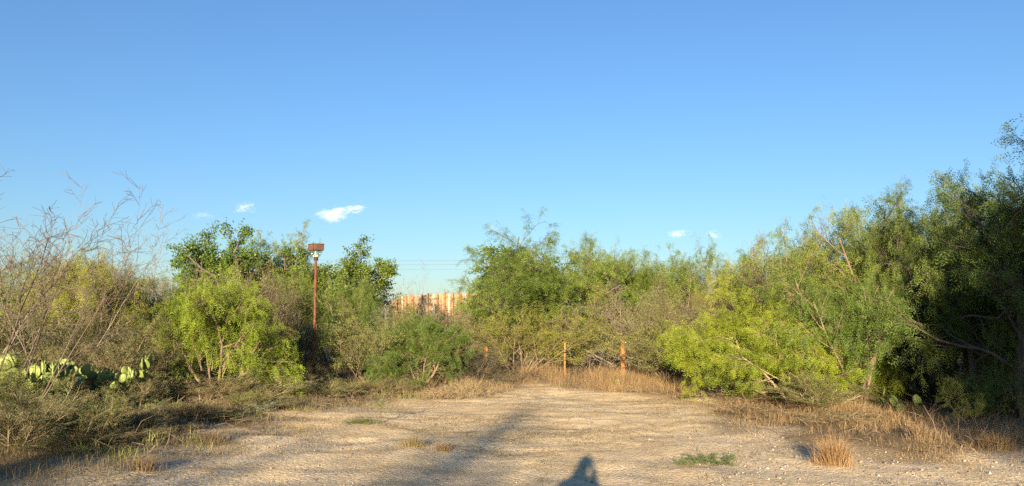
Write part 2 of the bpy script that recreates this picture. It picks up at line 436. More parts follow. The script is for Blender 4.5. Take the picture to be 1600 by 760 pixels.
# feathery mesquite trees: few crooked limbs, airy hanging foliage
for i in range(3):
    rng = np.random.default_rng(100 + i)
    ln, an = grow(20 + i, [lvl(2.1, 7, 5, .35, 0, .16, .03), lvl(1.7, 6, 6, .2, .75, .17, .04, rr=.6), lvl(.95, 5, 6, .15, .75, .18, .02, rr=.55),
                           lvl(.5, 4, 0, .1, .7, .16, -.05, 5.5, rr=.5, rmin=.003)], 4, .07, (.15, .75), base_spread=.15)
    proto('mesq%d' % i, ln, an, lambda A: pinnate(A, rng, .15, 4, .050, .015, .5))
for i in (3, 4):
    rng = np.random.default_rng(100 + i)
    ln, an = grow(21 + i, [lvl(2.1, 7, 5, .35, 0, .16, .03), lvl(1.7, 6, 6, .2, .75, .17, .04, rr=.6), lvl(.95, 5, 7, .15, .75, .18, .02, rr=.55),
                           lvl(.5, 4, 0, .1, .7, .16, -.05, 7, rr=.5, rmin=.003)], 4, .06, (.15, .75), base_spread=.15)
    proto('mesq%d' % i, ln, an, lambda A: pinnate(A, rng, .14, 4, .044, .011, .55))
# feathery mesquite bushes, leafy to near the ground
for i in range(3):
    rng = np.random.default_rng(120 + i)
    ln, an = grow(50 + i, [lvl(1.35, 6, 6, .35, 0, .12, .05), lvl(.8, 5, 6, .2, .6, .15, .03, rr=.55), lvl(.45, 4, 5, .1, .7, .15, -.02, 2., rr=.5),
                           lvl(.26, 3, 0, .1, .7, .16, -.08, 3.2, rr=.5, rmin=.002)], 8, .028, (.1, .8), base_spread=.18)
    proto('bush%d' % i, ln, an, lambda A: pinnate(A, rng, .13, 5, .034, .0085, .7))
# fine-leaved thorn shrubs: fans of straight thin stems
for i in range(3):
    rng = np.random.default_rng(140 + i)
    ln, an = grow(80 + i, [lvl(1.25, 5, 6, .15, 0, .07, .03), lvl(.75, 4, 6, .1, .5, .09, .03, rr=.6), lvl(.42, 4, 5, .05, .6, .12, .01, 3.0, rr=.55, rmin=.0025),
                           lvl(.2, 2, 0, .1, .7, .1, 0, 3.0, rr=.6, rmin=.0018)], 11, .016, (.1, 1.05), base_spread=.3)
    proto('shrub%d' % i, ln, an, lambda A: small_leaves(A, rng, 5, .026, .011, .022))
# twiggy half-bare shrubs
for i in range(2):
    rng = np.random.default_rng(160 + i)
    ln, an = grow(110 + i, [lvl(1.3, 6, 6, .2, 0, .13, .02), lvl(.85, 5, 7, .1, .7, .15, .02, rr=.6), lvl(.5, 4, 6, .05, .75, .16, .01, 1., rr=.55, rmin=.003),
                            lvl(.26, 3, 0, .1, .8, .14, 0, 1.1, rr=.6, rmin=.0022)], 9, .022, (.15, .9), base_spread=.25)
    proto('twig%d' % i, ln, an, lambda A: small_leaves(A, rng, 4, .028, .012, .03))
# broad dense trees with rounded leaf clumps
for i in range(2):
    rng = np.random.default_rng(180 + i)
    ln, an = grow(140 + i, [lvl(2.3, 6, 6, .35, 0, .12, .05), lvl(1.4, 5, 6, .25, .7, .15, .05, rr=.6), lvl(.7, 4, 5, .3, .7, .16, .05, rr=.55),
                            lvl(.32, 3, 0, .1, .8, .16, .03, 6, rr=.5, rmin=.003)], 4, .09, (.1, .6), base_spread=.15)
    proto('dense%d' % i, ln, an, lambda A: small_leaves(A, rng, 7, .062, .030, .05))
# leafless trees: rising limbs with many thin zig-zag twigs
for i in range(3):
    ln, an = grow(170 + i, [lvl(2.7, 8, 5, .3, 0, .06, .02, tip=.3), lvl(1.35, 7, 7, .12, .5, .09, .05, rr=.55, tip=.35), lvl(.5, 5, 3.4, .1, .75, .13, .03, rr=.5, rmin=.0038, tip=.5),
                            lvl(.2, 3, 0, .1, .8, .12, .02, rr=.6, rmin=.003, tip=.7)], 4, .0135, (.2, .7), base_spread=.16, lean=(.10, 0))
    proto('bare%d' % i, ln, an, None)
# low leafy weeds
rng = np.random.default_rng(190)
ln, an = grow(190, [lvl(.45, 4, 5, .1, 0, .1, .03, 3), lvl(.22, 3, 4, .1, .6, .12, .02, 4, rr=.6), lvl(.1, 2, 0, .1, .7, .1, 0, 4, rr=.6, rmin=.0015)], 14, .006, (.1, 1.1), base_spread=.12)
proto('weed0', ln, an, lambda A: small_leaves(A, rng, 3, .03, .010, .015), (3, 3, 3))
ln, an = grow(191, [lvl(.55, 5, 7, .3, 0, .05, .03, 1), lvl(.2, 3, 3, .1, .7, .1, .05, 4, rr=.6), lvl(.1, 2, 0, .1, .7, .1, 0, 3, rr=.6, rmin=.0015)], 1, .007, (.0, .1), base_spread=.01)
proto('sapling0', ln, an, lambda A: small_leaves(A, rng, 3, .025, .008, .012), (4, 3, 3))
# dry twig heap
ln, an = grow(195, [lvl(.6, 4, 6, .1, 0, .12, 0), lvl(.36, 4, 6, .1, .7, .15, 0, rr=.7), lvl(.2, 3, 0, .1, .8, .15, 0, 2.5, rr=.7, rmin=.003)], 22, .009, (.3, 1.35), base_spread=.35)
proto('drybush0', ln, an, lambda A: small_leaves(A, rng, 4, .03, .010, .02), (3, 3, 3))

PARTS = {'tree': ('trunk', 'crown'), 'shrub': ('stems', 'foliage')}
prnd = random.Random(5)
def plant(key, x, D, topy, wpx, leafm, barkm, name, cat, label, group=None, rot=None, H=None, W=None, wx=None):
    wm, lm, h0, w0 = PROTO[key]
    if wx is None: X, ztop = height_at(x, topy, D) if topy is not None else ((x - 800) / F_PX * D, 0)
    else: X, ztop = wx, 0
    z = gz1(X, D)
    H = H or (ztop - z); W = W or wpx / F_PX * D
    r = empty(name, (X, D, z)); r.rotation_euler = (0, 0, prnd.random() * 6.28 if rot is None else rot)
    r.scale = (W / w0, W / w0, H / h0)
    tag(r, label, cat, group)
    pn = PARTS['tree' if 'tree' in name else 'shrub']
    w = bpy.data.objects.new(pn[0], wm); COL.objects.link(w); w.parent = r
    w.material_slots[0].link = 'OBJECT'; w.material_slots[0].material = M[barkm]
    if lm is not None:
        f = bpy.data.objects.new(pn[1], lm); COL.objects.link(f); f.parent = r
        f.material_slots[0].link = 'OBJECT'; f.material_slots[0].material = M[leafm]
    return r

# ------------------------------------------------------------------ trees and shrubs in view
BT, MT, BU, SH, TW, DT = 'bare_tree', 'mesquite_tree', 'mesquite_shrub', 'thorn_shrub', 'twiggy_shrub', 'leafy_tree'
P = plant
# left
P('bare0', 45, 11.6, 300, 270, None, 'bark_red', BT, 'tree', 'leafless tree nearest the camera on the left, reddish stems fanning over the cactus', 'leafless trees', rot=.3)
P('bare1', 15, 12.8, 268, 260, None, 'bark_red', BT, 'tree', 'tallest leafless tree, rising at the left edge of the picture', 'leafless trees', rot=1.7)
P('bare2', 110, 15.5, 330, 250, None, 'bark_grey', BT, 'tree', 'greyer leafless tree standing behind the nearest one at left', 'leafless trees', rot=-.5)
P('bare0', -45, 14.2, 300, 270, None, 'bark_grey', BT, 'tree', 'leafless greyish tree cut off by the left edge of the picture', 'leafless trees', rot=.2)
P('bush0', 135, 21, 412, 180, 'yellow', 'bark', BU, 'shrub', 'yellow-green feathery shrub behind the leafless trees at left')
P('bush2', 25, 23, 432, 170, 'mesq', 'bark', BU, 'shrub', 'green feathery shrub at left edge behind the leafless trees')
P('shrub0', 45, 18, 480, 190, 'grey_olive', 'bark_red', SH, 'shrub', 'grey-olive thorn shrub behind the large prickly pears at left')
P('shrub1', 170, 16.0, 495, 170, 'grey_olive', 'bark', SH, 'shrub', 'fine grey-green thorn shrub above the prickly pears, right of the nearest bare tree')
P('shrub2', 5, 12.2, 560, 150, 'olive', 'bark_dark', SH, 'shrub', 'low dark thorn shrub in shade at the left edge')
P('twig0', 225, 23, 425, 160, 'brown', 'bark_red', TW, 'shrub', 'brown twiggy shrub between the yellow-green shrub and the dark tree at left')
P('twig1', 300, 26, 415, 150, 'brown', 'bark_grey', TW, 'shrub', 'greyish brown twiggy shrub in front of the dark round tree at left')
P('shrub0', 250, 19.5, 510, 160, 'olive', 'bark', SH, 'shrub', 'olive thorn shrub left of the bright feathery shrub', rot=2.)
P('dense0', 342, 34, 370, 150, 'dense', 'bark_dark', DT, 'tree', 'dark green round-topped tree highest on the left skyline, left of the lamp post')
P('mesq1', 435, 35, 375, 170, 'mesq', 'bark', MT, 'tree', 'lighter airy tree on the skyline just left of the lamp post')
P('dense0', 468, 36, 402, 130, 'dense', 'bark_dark', DT, 'tree', 'dark tree directly behind the lamp head, joining its two neighbours', rot=2.4)
P('dense1', 525, 33, 396, 150, 'dense', 'bark_dark', DT, 'tree', 'dark clumpy tree on the skyline just right of the lamp post')
P('bush1', 562, 31, 448, 80, 'mesq', 'bark', BU, 'shrub', 'small green shrub left of the far wooden fence')
P('twig0', 395, 25, 432, 170, 'brown', 'bark_red', TW, 'shrub', 'brown twiggy shrub just behind the bright feathery shrub', rot=2.6)
P('bush2', 470, 29, 445, 130, 'mesq', 'bark', BU, 'shrub', 'mid green feathery shrub behind the lamp post', rot=1.)
P('bush0', 346, 17.2, 443, 190, 'mesq_bright', 'bark', BU, 'shrub', 'bright green feathery shrub on thin brown stems, left of the lamp post', rot=3.4)
P('twig1', 452, 21.0, 490, 100, 'grey_olive', 'bark_dark', TW, 'shrub', 'dark twiggy shrub between the bright feathery shrub and the lamp post', rot=.8)
P('shrub1', 582, 21.6, 476, 175, 'olive', 'bark', SH, 'shrub', 'wide olive fan-shaped shrub right of the lamp post', rot=.4)
P('bush1', 655, 21.3, 500, 130, 'mesq', 'bark', BU, 'shrub', 'low green feathery shrub below the far wooden fence', rot=2.)
P('shrub2', 645, 28, 472, 170, 'grey_olive', 'bark', SH, 'shrub', 'grey-olive shrub hiding the foot of the far wooden fence')
P('twig1', 705, 29, 474, 100, 'brown', 'bark_grey', TW, 'shrub', 'grey-brown twiggy shrub between the far fence and the central tree', rot=1.7)
P('twig0', 745, 23.2, 542, 110, 'grey_olive', 'bark_dark', TW, 'shrub', 'low dark brush behind the dry bush at the head of the clearing', rot=1.)
# centre
P('mesq3', 786, 30, 374, 235, 'mesq', 'bark_dark', MT, 'tree', 'tallest central tree with an airy pointed crown above the far end of the clearing', rot=.5)
P('mesq4', 895, 32, 384, 215, 'mesq', 'bark_dark', MT, 'tree', 'rounder tree joined to the right of the tallest central tree', rot=2.5)
P('dense0', 850, 33.5, 402, 190, 'mesq', 'bark_dark', MT, 'tree', 'darker tree filling the gap behind the two central trees', rot=1.3)
P('shrub0', 815, 27.5, 490, 150, 'yellow', 'bark', SH, 'shrub', 'yellowish broom-like shrub under the central trees', rot=4.)
P('shrub1', 925, 28.5, 468, 150, 'yellow', 'bark', SH, 'shrub', 'yellow-green thorn shrub between the two tallest orange posts', rot=2.2)
P('twig0', 985, 27.4, 452, 150, 'brown', 'bark_grey', TW, 'shrub', 'grey-brown tangled shrub behind the brightest orange post', rot=4.4)
P('shrub2', 1045, 22.5, 482, 170, 'olive', 'bark', SH, 'shrub', 'rounded olive thorn shrub right of the brightest orange post', rot=1.1)
P('bush1', 965, 36, 410, 130, 'mesq', 'bark', BU, 'shrub', 'green shrub on the skyline right of the central trees')
P('bush0', 1030, 36, 408, 150, 'mesq', 'bark', BU, 'shrub', 'green shrub in the middle of the low skyline right of centre', rot=1.)
P('mesq1', 1085, 38, 402, 120, 'mesq', 'bark', MT, 'tree', 'small airy tree poking up from the low skyline right of centre', rot=3.)
P('twig1', 1090, 27, 446, 150, 'brown', 'bark_red', TW, 'shrub', 'tan twiggy shrub above the bright green shrub at right', rot=3.)
P('bush2', 1160, 30, 415, 130, 'yellow', 'bark', BU, 'shrub', 'yellowish shrub in the notch of the skyline right of centre', rot=4.)
P('mesq2', 1195, 27, 396, 140, 'mesq', 'bark', MT, 'tree', 'airy tree on the skyline left of the tall right-hand trees', rot=4.2)
# right
P('bush2', 1165, 18.5, 462, 200, 'mesq_bright', 'bark', BU, 'shrub', 'bright green feathery shrub spreading at the right side of the clearing', rot=.9)
P('bush1', 1235, 16.8, 500, 190, 'mesq_bright', 'bark_tan', BU, 'shrub', 'low bright green shrub with arching stems, front right of the clearing', rot=3.9)
P('twig0', 1255, 20.5, 375, 180, 'brown', 'bark_red', 'twiggy_tree', 'tree', 'tall half-bare tan twiggy tree left of the right-hand grove', rot=.5)
P('mesq3', 1350, 17.5, 325, 250, 'mesq', 'bark', MT, 'tree', 'sunlit yellow-green tree at the left end of the right-hand grove', rot=1.8)
P('bush0', 1330, 15.9, 440, 190, 'mesq', 'bark', BU, 'shrub', 'leggy shrub with pale forked stems below the right-hand grove', rot=5.)
P('mesq4', 1475, 16.0, 322, 270, 'mesq_dark', 'bark_dark', MT, 'tree', 'dark middle tree of the right-hand grove', rot=3.9)
P('mesq3', 1580, 13.6, 243, 380, 'mesq_dark', 'bark_dark', MT, 'tree', 'tallest tree at the right edge, wispy crown against the sky', rot=.3)
P('mesq4', 1700, 15.5, 260, 380, 'mesq_dark', 'bark_dark', MT, 'tree', 'tree mostly beyond the right edge of the picture', rot=5.2)
P('bush1', 1430, 17.5, 430, 210, 'mesq_dark', 'bark', BU, 'shrub', 'shaded shrub under the middle tree of the right-hand grove', rot=1.)
P('bush2', 1560, 16.8, 420, 230, 'mesq_dark', 'bark_dark', BU, 'shrub', 'deeply shaded shrub under the tallest tree at right', rot=2.)
P('mesq0', 1400, 23, 335, 240, 'mesq_dark', 'bark_dark', MT, 'tree', 'tree at the back of the right-hand grove, left of its middle tree', rot=1.)
P('mesq1', 1540, 22, 300, 300, 'mesq_dark', 'bark_dark', MT, 'tree', 'tree at the back of the right-hand grove, below the tallest crown', rot=.2)
P('shrub2', 1275, 15.4, 585, 150, 'olive', 'bark_tan', SH, 'shrub', 'low sprawling olive shrub with dry stems in front of the right-hand grove', rot=.7)
P('bush0', 1535, 13.6, 590, 90, 'mesq_dark', 'bark', BU, 'shrub', 'small feathery sprig hanging in front of the grey post', rot=.7)
P('bush0', 1610, 14.8, 440, 230, 'mesq_dark', 'bark_dark', BU, 'shrub', 'dark shrub at the right edge below the tallest tree', rot=4.)
# rear rank closing the gaps
REAR = [(-60, 31, 425), (60, 33, 432), (165, 32, 425), (240, 33, 428), (840, 38, 430), (1010, 42, 430), (1120, 40, 428), (1250, 33, 400), (1340, 30, 370), (1480, 29, 350), (1600, 27, 330), (1700, 24, 330)]
REAR_LABEL = ['behind the leafless tree cut off at left', 'behind the middle of the leafless trees', 'just behind the yellow-green shrub at left', 'just left of the dark round-topped tree', 'between the two crowns of the central trees',
              'behind the grey-brown tangled shrub', 'below the small airy tree right of centre', 'behind the tall half-bare tan tree', 'behind the sunlit tree of the right grove', 'behind the dark middle tree of the right grove',
              'behind the tallest tree at right', 'farthest right, at the picture edge']
for i, (x, D, ty) in enumerate(REAR):
    P(['bush0', 'twig0', 'bush1', 'twig1', 'bush2'][i % 5], x, D, ty, 190, ['mesq', 'grey_olive', 'mesq', 'brown', 'olive'][i % 5], 'bark_grey', 'background_shrub', 'shrub',
      'shrub of the rear rank, ' + REAR_LABEL[i], 'shrubs of the rear rank')
# trees standing behind the photographer; their long shadows lie on the clearing and the left and right scrub
BACK = [('mesq0', -8.2, -7, 3.1, 3.2), ('mesq2', -12.0, -9, 3.7, 4.0), ('twig0', -6.3, -30, 7.5, 4.4), ('twig1', -5.0, -28, 7.0, 3.6), ('twig1', -9.6, -24, 6.4, 4.6), ('twig0', -8.0, -21, 5.6, 3.6), ('mesq1', -15.5, -7, 3.5, 4.0),
        ('mesq2', 4.4, -16, 10.4, 3.2), ('dense1', 6.9, -14, 10.6, 4.0), ('mesq0', 10.6, -12, 10.0, 5.0), ('mesq1', 13.5, -10, 8.8, 6)]
for i, (k, x, y, h, w) in enumerate(BACK):
    P(k, None, y, None, None, 'mesq' if k[0] != 'd' else 'dense', 'bark', 'roadside_tree', 'tree', 'tree behind the photographer, known only by its long shadow', 'trees behind the photographer', H=h, W=w, wx=x)

# ------------------------------------------------------------------ rusty lamp post
def lamp_post():
    D = 20.6; X, ztop = height_at(497, 382, D); z0 = gz1(X, D)
    r = empty('lamp_post', (X, D, z0)); r.rotation_euler = (math.radians(-.5), math.radians(-.6), math.radians(38))
    tag(r, 'rusty lamp post with a flat square hood over a white cone lantern', 'lamp post')
    H = ztop - z0
    zc = H - .44
    pts = [(0, 0, -.1 + (zc + .1) * t) for t in np.linspace(0, 1, 14)]
    v, f = tubes([(pts, [.038] * 14)], 14); mesh_obj('pole', v, f, M['rust'], r, True)
    for zz in (zc * .38, zc * .70):
        v, f = tubes([([(0, 0, zz - .03), (0, 0, zz - .028), (0, 0, zz + .028), (0, 0, zz + .03)], [.036, .048, .048, .036])], 14); mesh_obj('pole_band', v, f, M['rust'], r)
    v, f = tubes([([(0, 0, zc - .02), (0, 0, zc - .015), (0, 0, zc + .07), (0, 0, zc + .09), (0, 0, zc + .1)], [.04, .062, .062, .08, .02])], 16); mesh_obj('collar', v, f, M['collar'], r)
    zb = zc + .09; zt = H - .18
    # white cone, wide end down
    v, f = tubes([([(0, 0, zb), (0, 0, zb + .03), (0, 0, zt - .03), (0, 0, zt)], [.085, .09, .012, .004])], 18); mesh_obj('reflector_cone', v, f, M['white_paint'], r, True)
    # glass skirt: four panes between hood and collar
    a, b = .145, .08
    for k in range(4):
        c, s = math.cos(k * math.pi / 2), math.sin(k * math.pi / 2)
        q = [(-b + .01, -b, zb + .01), (b - .01, -b, zb + .01), (a - .02, -a, zt), (-a + .02, -a, zt)]
        q2 = [(x, y + .006, z) for x, y, z in q]
        vv = [(x * c - y * s, x * s + y * c, z) for x, y, z in q + q2]
        mesh_obj('pane', vv, np.array([(0, 1, 2, 3), (7, 6, 5, 4), (0, 4, 5, 1), (1, 5, 6, 2), (2, 6, 7, 3), (3, 7, 4, 0)]), M['glass'], r)
        e1, e2 = np.array([-b, -b, zb]), np.array([-a, -a, zt]); R = np.array([[c, -s, 0], [s, c, 0], [0, 0, 1]])
        v, f = tubes([([R @ e1, R @ e2], [.004, .004])], 4); mesh_obj('glazing_bar', v, f, M['rust'], r)
    # hood: an upright-sided tray with a rim, open joint lines at its corners
    hw = .158
    hood = mesh_obj('hood', *box_vf(-hw, hw, -hw, hw, zt + .004, H - .012), M['rust_box'], r); bevel(hood, .008)
    mesh_obj('hood_lid', *box_vf(-hw - .012, hw + .012, -hw - .012, hw + .012, H - .010, H + .006), M['rust_box'], r)
    for sx in (-1, 1):
        for sy in (-1, 1):
            mesh_obj('corner_strip', *box_vf(sx * hw - .008, sx * hw + .008, sy * hw - .008, sy * hw + .008, zt, H - .011), M['rust'], r)
lamp_post()

# ------------------------------------------------------------------ orange fence posts
def post(x, D, top, lean, label, wid=.075):
    X, zt = height_at(x, top, D); z = gz1(X, D)
    r = empty('fence_post', (X, D, z)); r.rotation_euler = (0, lean, prnd.random())
    tag(r, label, 'post', 'orange fence posts')
    h = zt - z
    pts = [(0, 0, t * (h + .1) - .1) for t in np.linspace(0, 1, 8)]
    v, f = tubes([(pts, [wid * (1.06 - .08 * i / 7) for i in range(8)])], 9); mesh_obj('shaft', v, f, M['post_orange'], r, True)
    v, f = tubes([([(0, 0, h - .004), (0, 0, h + .004), (0, 0, h + .022), (0, 0, h + .026)], [wid * .9, wid * 1.08, wid * 1.02, .004])], 9); mesh_obj('cap', v, f, M['post_orange'], r)
    for zz in (.35, .62, .9):
        if zz < h - .1:
            v, f = tubes([([(0, 0, h * zz / 1.1 - .008), (0, 0, h * zz / 1.1 + .008)], [wid * 1.07] * 2)], 9); mesh_obj('wire_tie', v, f, M['collar'], r)
post(973, 26.3, 534, math.radians(-.8), 'brightest orange post standing clear of the brush at the end of the clearing', .085)
post(882, 26.6, 537, math.radians(1.5), 'thin pale orange post left of the brightest one, half covered by yellow twigs', .036)
post(1086, 26.0, 540, 0., 'orange post almost hidden by the olive and bright green shrubs at right', .07)
post(717, 27.5, 541, 0., 'orange post leftmost of the row, behind the low dark brush', .07)
post(760, 27.5, 543, 0., 'orange post second from the left of the row, below the central tree', .07)

# weathered wooden post in the right-hand shade
X, zt = height_at(1515, 520, 15.2); z = gz1(X, 15.2)
wp = empty('weathered_post', (X, 15.2, z)); tag(wp, 'straight grey weathered wooden post in the shade of the right-hand grove', 'post')
h = zt - z; wr = random.Random(3)
v, f = tubes([([(wr.gauss(0, .006), wr.gauss(0, .006), -.1 + (h + .1) * t) for t in np.linspace(0, 1, 10)], [.072 * (1 - .1 * t) * wr.uniform(.94, 1.06) for t in np.linspace(0, 1, 10)])], 10)
mesh_obj('shaft', v, f, M['wood_grey'], wp, True)
v, f = tubes([([(0, 0, h - .01), (0, 0, h + .004), (.01, 0, h + .03), (.01, 0, h + .034)], [.064, .064, .05, .004])], 10); mesh_obj('post_top', v, f, M['wood_grey'], wp)

# ------------------------------------------------------------------ tall wooden fence in the distance
def far_fence():
    D0 = 44.0
    xa, za = height_at(600, 462, D0)
    r = empty('wooden_fence', (xa, D0, 0)); tag(r, 'tall far fence of upright orange-brown boards showing above the shrubs', 'fence')
    rd = random.Random(11)
    bm = None; x = .28; i = 0
    zt = za
    while x < 7.6:
        step = min(1.0, max(0., (x - .1) / 3.2))
        top = za - .10 + .22 * step
        is_post = i % 5 == 4
        low = x < .75
        if low: top -= .22
        w = .085 if is_post else rd.choice((.10, .11, .12))
        o = mesh_obj('post' if is_post else 'board', *box_vf(-.5, .5, -.5, .5, 0, 1), None, r) if bm is None else bpy.data.objects.new('post' if is_post else 'board', bm)
        if bm is None:
            bm = o.data; bm.materials.append(M['fence_wood'])
        else: COL.objects.link(o); o.parent = r
        o.location = (x + w / 2, (-.09 if is_post else rd.uniform(-.01, .01)) + x * .06, -.1)
        o.rotation_euler = (0, rd.gauss(0, .006), rd.gauss(0, .15))
        o.scale = (w, .10 if is_post else .035, top + .1 + (.06 if is_post else rd.uniform(-.05, .03)))
        o.material_slots[0].link = 'OBJECT'; o.material_slots[0].material = M['fence_post'] if is_post else (M['fence_pale'] if rd.random() < .15 else M['fence_wood'])
        x += (w if not is_post else .03) + rd.uniform(-.004, .006); i += 1
    for k, zz in enumerate((1.2, 2.5, za - .55)):
        o = bpy.data.objects.new('rail', bm); COL.objects.link(o); o.parent = r; o.location = (3.9, .33, zz); o.scale = (7.4, .05, .11); o.rotation_euler = (0, 0, .06)
        o.material_slots[0].link = 'OBJECT'; o.material_slots[0].material = M['fence_post']
    # lean-to slab at the low end
    o = mesh_obj('end_slab', *box_vf(-.35, .3, -.12, .1, za - .42, za - .34), M['fence_pale'], r); o.rotation_euler = (0, 0, 0)
    mesh_obj('end_stake', *box_vf(-.05, .05, -.02, .06, -.1, za - .425), M['fence_pale'], r)
far_fence()
P('bare0', 622, 42.5, 420, 70, None, 'bark_grey', BT, 'tree', 'tiny leafless tree rising beside the left end of the far fence', 'leafless trees', rot=.1)

# pale soil bank glimpsed through the brush under the central tree
bx, bz = height_at(765, 492, 34)
u = np.linspace(0, 1, 33); w = np.linspace(-1, 1, 25)
UU, WW = np.meshgrid(u, w)
bankx = bx + (UU - .5) * 9; banky = 34 + WW * 2.2
bankz = (bz - .75) * np.clip(1 - np.abs(WW) ** 1.6, 0, 1) * np.sin(UU * math.pi) ** .6 + .35 * (vnoise(bankx * 1.7, banky * 1.7, 31) - .5) - .2
bi = np.arange(33 * 25).reshape(25, 33)
tag(mesh_obj('earth_bank', np.stack([bankx.ravel(), banky.ravel(), bankz.ravel()], 1), np.stack([bi[:-1, :-1], bi[:-1, 1:], bi[1:, 1:], bi[1:, :-1]], -1).reshape(-1, 4), M['stone'], smooth=True), kind='structure')

# ------------------------------------------------------------------ power line
def power_line():
    D = 125.0
    poles = []
    for x, ty, lab in ((345, 398, 'wooden power pole hidden behind the dark round tree at left'), (830, 402, 'wooden power pole hidden behind the central trees'), (1290, 400, 'wooden power pole hidden behind the right-hand grove')):
        X, zt = height_at(x, ty, D)
        r = empty('power_pole', (X, D, 0)); tag(r, lab, 'power pole', 'power poles')
        v, f = tubes([([(0, 0, -.3), (0, 0, zt * .5), (0, 0, zt)], [.18, .15, .12])], 10); mesh_obj('pole', v, f, M['wood_grey'], r, True)
        mesh_obj('crossarm', *box_vf(-.06, .06, -1.25, 1.25, zt - .7, zt - .55), M['wood_grey'], r)
        for yy in (-1.1, 0.25, 1.1):
            v, f = tubes([([(0, yy, zt - .549), (0, yy, zt - .45), (0, yy, zt - .40)], [.03, .07, .03])], 8); mesh_obj('insulator', v, f, M['white_paint'], r)
        poles.append((X, zt))
    labs = ['thin power cable, topmost of the three over the far fence', 'thin power cable, middle one of the three over the far fence', 'thin power cable, lowest of the three over the far fence']
    for c, (yy, dz) in enumerate(((-1.1, -.4), (1.1, -.85), (.25, -1.75))):
        ls = []
        for (xa, za), (xb, zb) in zip(poles[:-1], poles[1:]):
            ls.append(([(xa + (xb - xa) * t, D + yy, za + (zb - za) * t + dz - 2.2 * t * (1 - t)) for t in np.linspace(0, 1, 25)], [.022] * 25))
        v, f = tubes(ls, 4); o = mesh_obj('power_cable', v, f, M['cable']); tag(o, labs[c], 'cable', 'power cables')
power_line()

# ------------------------------------------------------------------ prickly pears
def pad_mesh():
    nu, nv = 12, 7
    V = [(0, 0, 0)]
    for j in range(1, nv):
        t = j / nv; zz = t; prof = math.sin(math.pi * t ** .78) ** .62
        wdt = .42 * prof
        for k in range(nu):
            a = 2 * math.pi * k / nu; V.append((wdt * math.cos(a), .085 * (prof ** .8) * math.sin(a), zz))
    V.append((0, 0, 1))
    Ft = [(0, 1 + (k + 1) % nu, 1 + k) for k in range(nu)]; last = 1 + (nv - 2) * nu
    Ft += [(last + k, last + (k + 1) % nu, len(V) - 1) for k in range(nu)]
    Fq = [(1 + (j - 1) * nu + k, 1 + (j - 1) * nu + (k + 1) % nu, 1 + j * nu + (k + 1) % nu, 1 + j * nu + k) for j in range(1, nv - 1) for k in range(nu)]
    o = mesh_obj('pad', V, [np.array(Ft), np.array(Fq)], M['pad'], smooth=True); me = o.data; bpy.data.objects.remove(o); return me
PAD = pad_mesh()
def cactus(x, y, n0, gens, size, seed, label, wid=.4):
    X, D = ground_pt(x, y); z = gz1(X, D)
    r = empty('prickly_pear', (X, D, z)); tag(r, label, 'cactus', 'prickly pear cacti')
    rd = random.Random(seed)
    def add(p, d, face, L, g):
        o = bpy.data.objects.new('pad', PAD); COL.objects.link(o); o.parent = r
        zz = d.normalized(); yv = face - zz * face.dot(zz); yv.normalize(); xv = yv.cross(zz)
        m = Matrix((xv, yv, zz)).transposed().to_4x4(); m.translation = p
        o.matrix_local = m @ Matrix.Diagonal((L * rd.uniform(.9, 1.15), L * 1.1, L, 1))
        if g > 0:
            for k in range(rd.choice((1, 2, 2, 3))):
                a = rd.uniform(-1.0, 1.0)
                q = p + zz * L * (.55 + .38 * math.cos(a)) + xv * L * .40 * math.sin(a) * .95
                nd = zz * math.cos(a) + xv * math.sin(a) + Vector((0, 0, .35)) + yv * rd.gauss(0, .25)
                add(q, nd, yv + xv * rd.gauss(0, .8), L * rd.uniform(.8, 1.02), g - 1)
    for k in range(n0):
        add(Vector((rd.gauss(0, wid), rd.gauss(0, wid * .6), -.02)), Vector((rd.gauss(0, .3), rd.gauss(0, .25), 1)), Vector((rd.gauss(0, .7), -1, 0)), size * rd.uniform(.85, 1.15), gens)
cactus(110, 652, 9, 3, .31, 1, 'largest prickly pear clump, yellow-green pads behind the nearest bare tree', .8)
cactus(35, 660, 6, 3, .29, 2, 'prickly pear clump closest to the left edge', .4)
cactus(165, 646, 5, 3, .28, 3, 'prickly pear clump just right of the largest one', .35)
cactus(240, 632, 3, 2, .27, 4, 'small prickly pear with two upright pads, left of the bright feathery shrub', .2)
cactus(278, 628, 3, 2, .25, 5, 'small dark-sided prickly pear right beside the bright feathery shrub', .2)
cactus(1412, 650, 2, 1, .23, 6, 'prickly pear in the dry grass below the right-hand grove', .3)
cactus(1380, 646, 1, 1, .24, 8, 'upright prickly pear pads left of the one below the right-hand grove', .12)
cactus(966, 604, 1, 0, .24, 7, 'tiny prickly pear in the golden grass at the far end of the clearing', .05)

# ------------------------------------------------------------------ grass
def blades(px_, py_, h, rng, wd=.006, lean=.45, z=None, az=None):
    n = len(px_); z = gz(px_, py_) if z is None else z
    b = np.stack([px_, py_, z - .01], 1)
    az = rng.uniform(0, 2 * math.pi, n) if az is None else az; ld = np.stack([np.cos(az), np.sin(az), np.zeros(n)], 1)
    fa = rng.uniform(0, 2 * math.pi, n); s = np.stack([np.cos(fa), np.sin(fa), np.zeros(n)], 1) * (wd * rng.uniform(.6, 1.3, n))[:, None]
    k = np.abs(rng.normal(0, lean, n))[:, None]
    up = np.array([0, 0, 1.]); hh = h[:, None]
    m = b + (up * .55 + ld * k * .35) * hh; t = b + (up * (1 - .25 * np.minimum(k, 1.6)) + ld * k) * hh
    v = np.stack([b - s, b + s, m + s * .8, m - s * .8, t], 1).reshape(-1, 3)
    i = np.arange(n)[:, None] * 5
    return v, [np.concatenate([i, i + 1, i + 2, i + 3], 1), np.concatenate([i + 3, i + 2, i + 4], 1)]

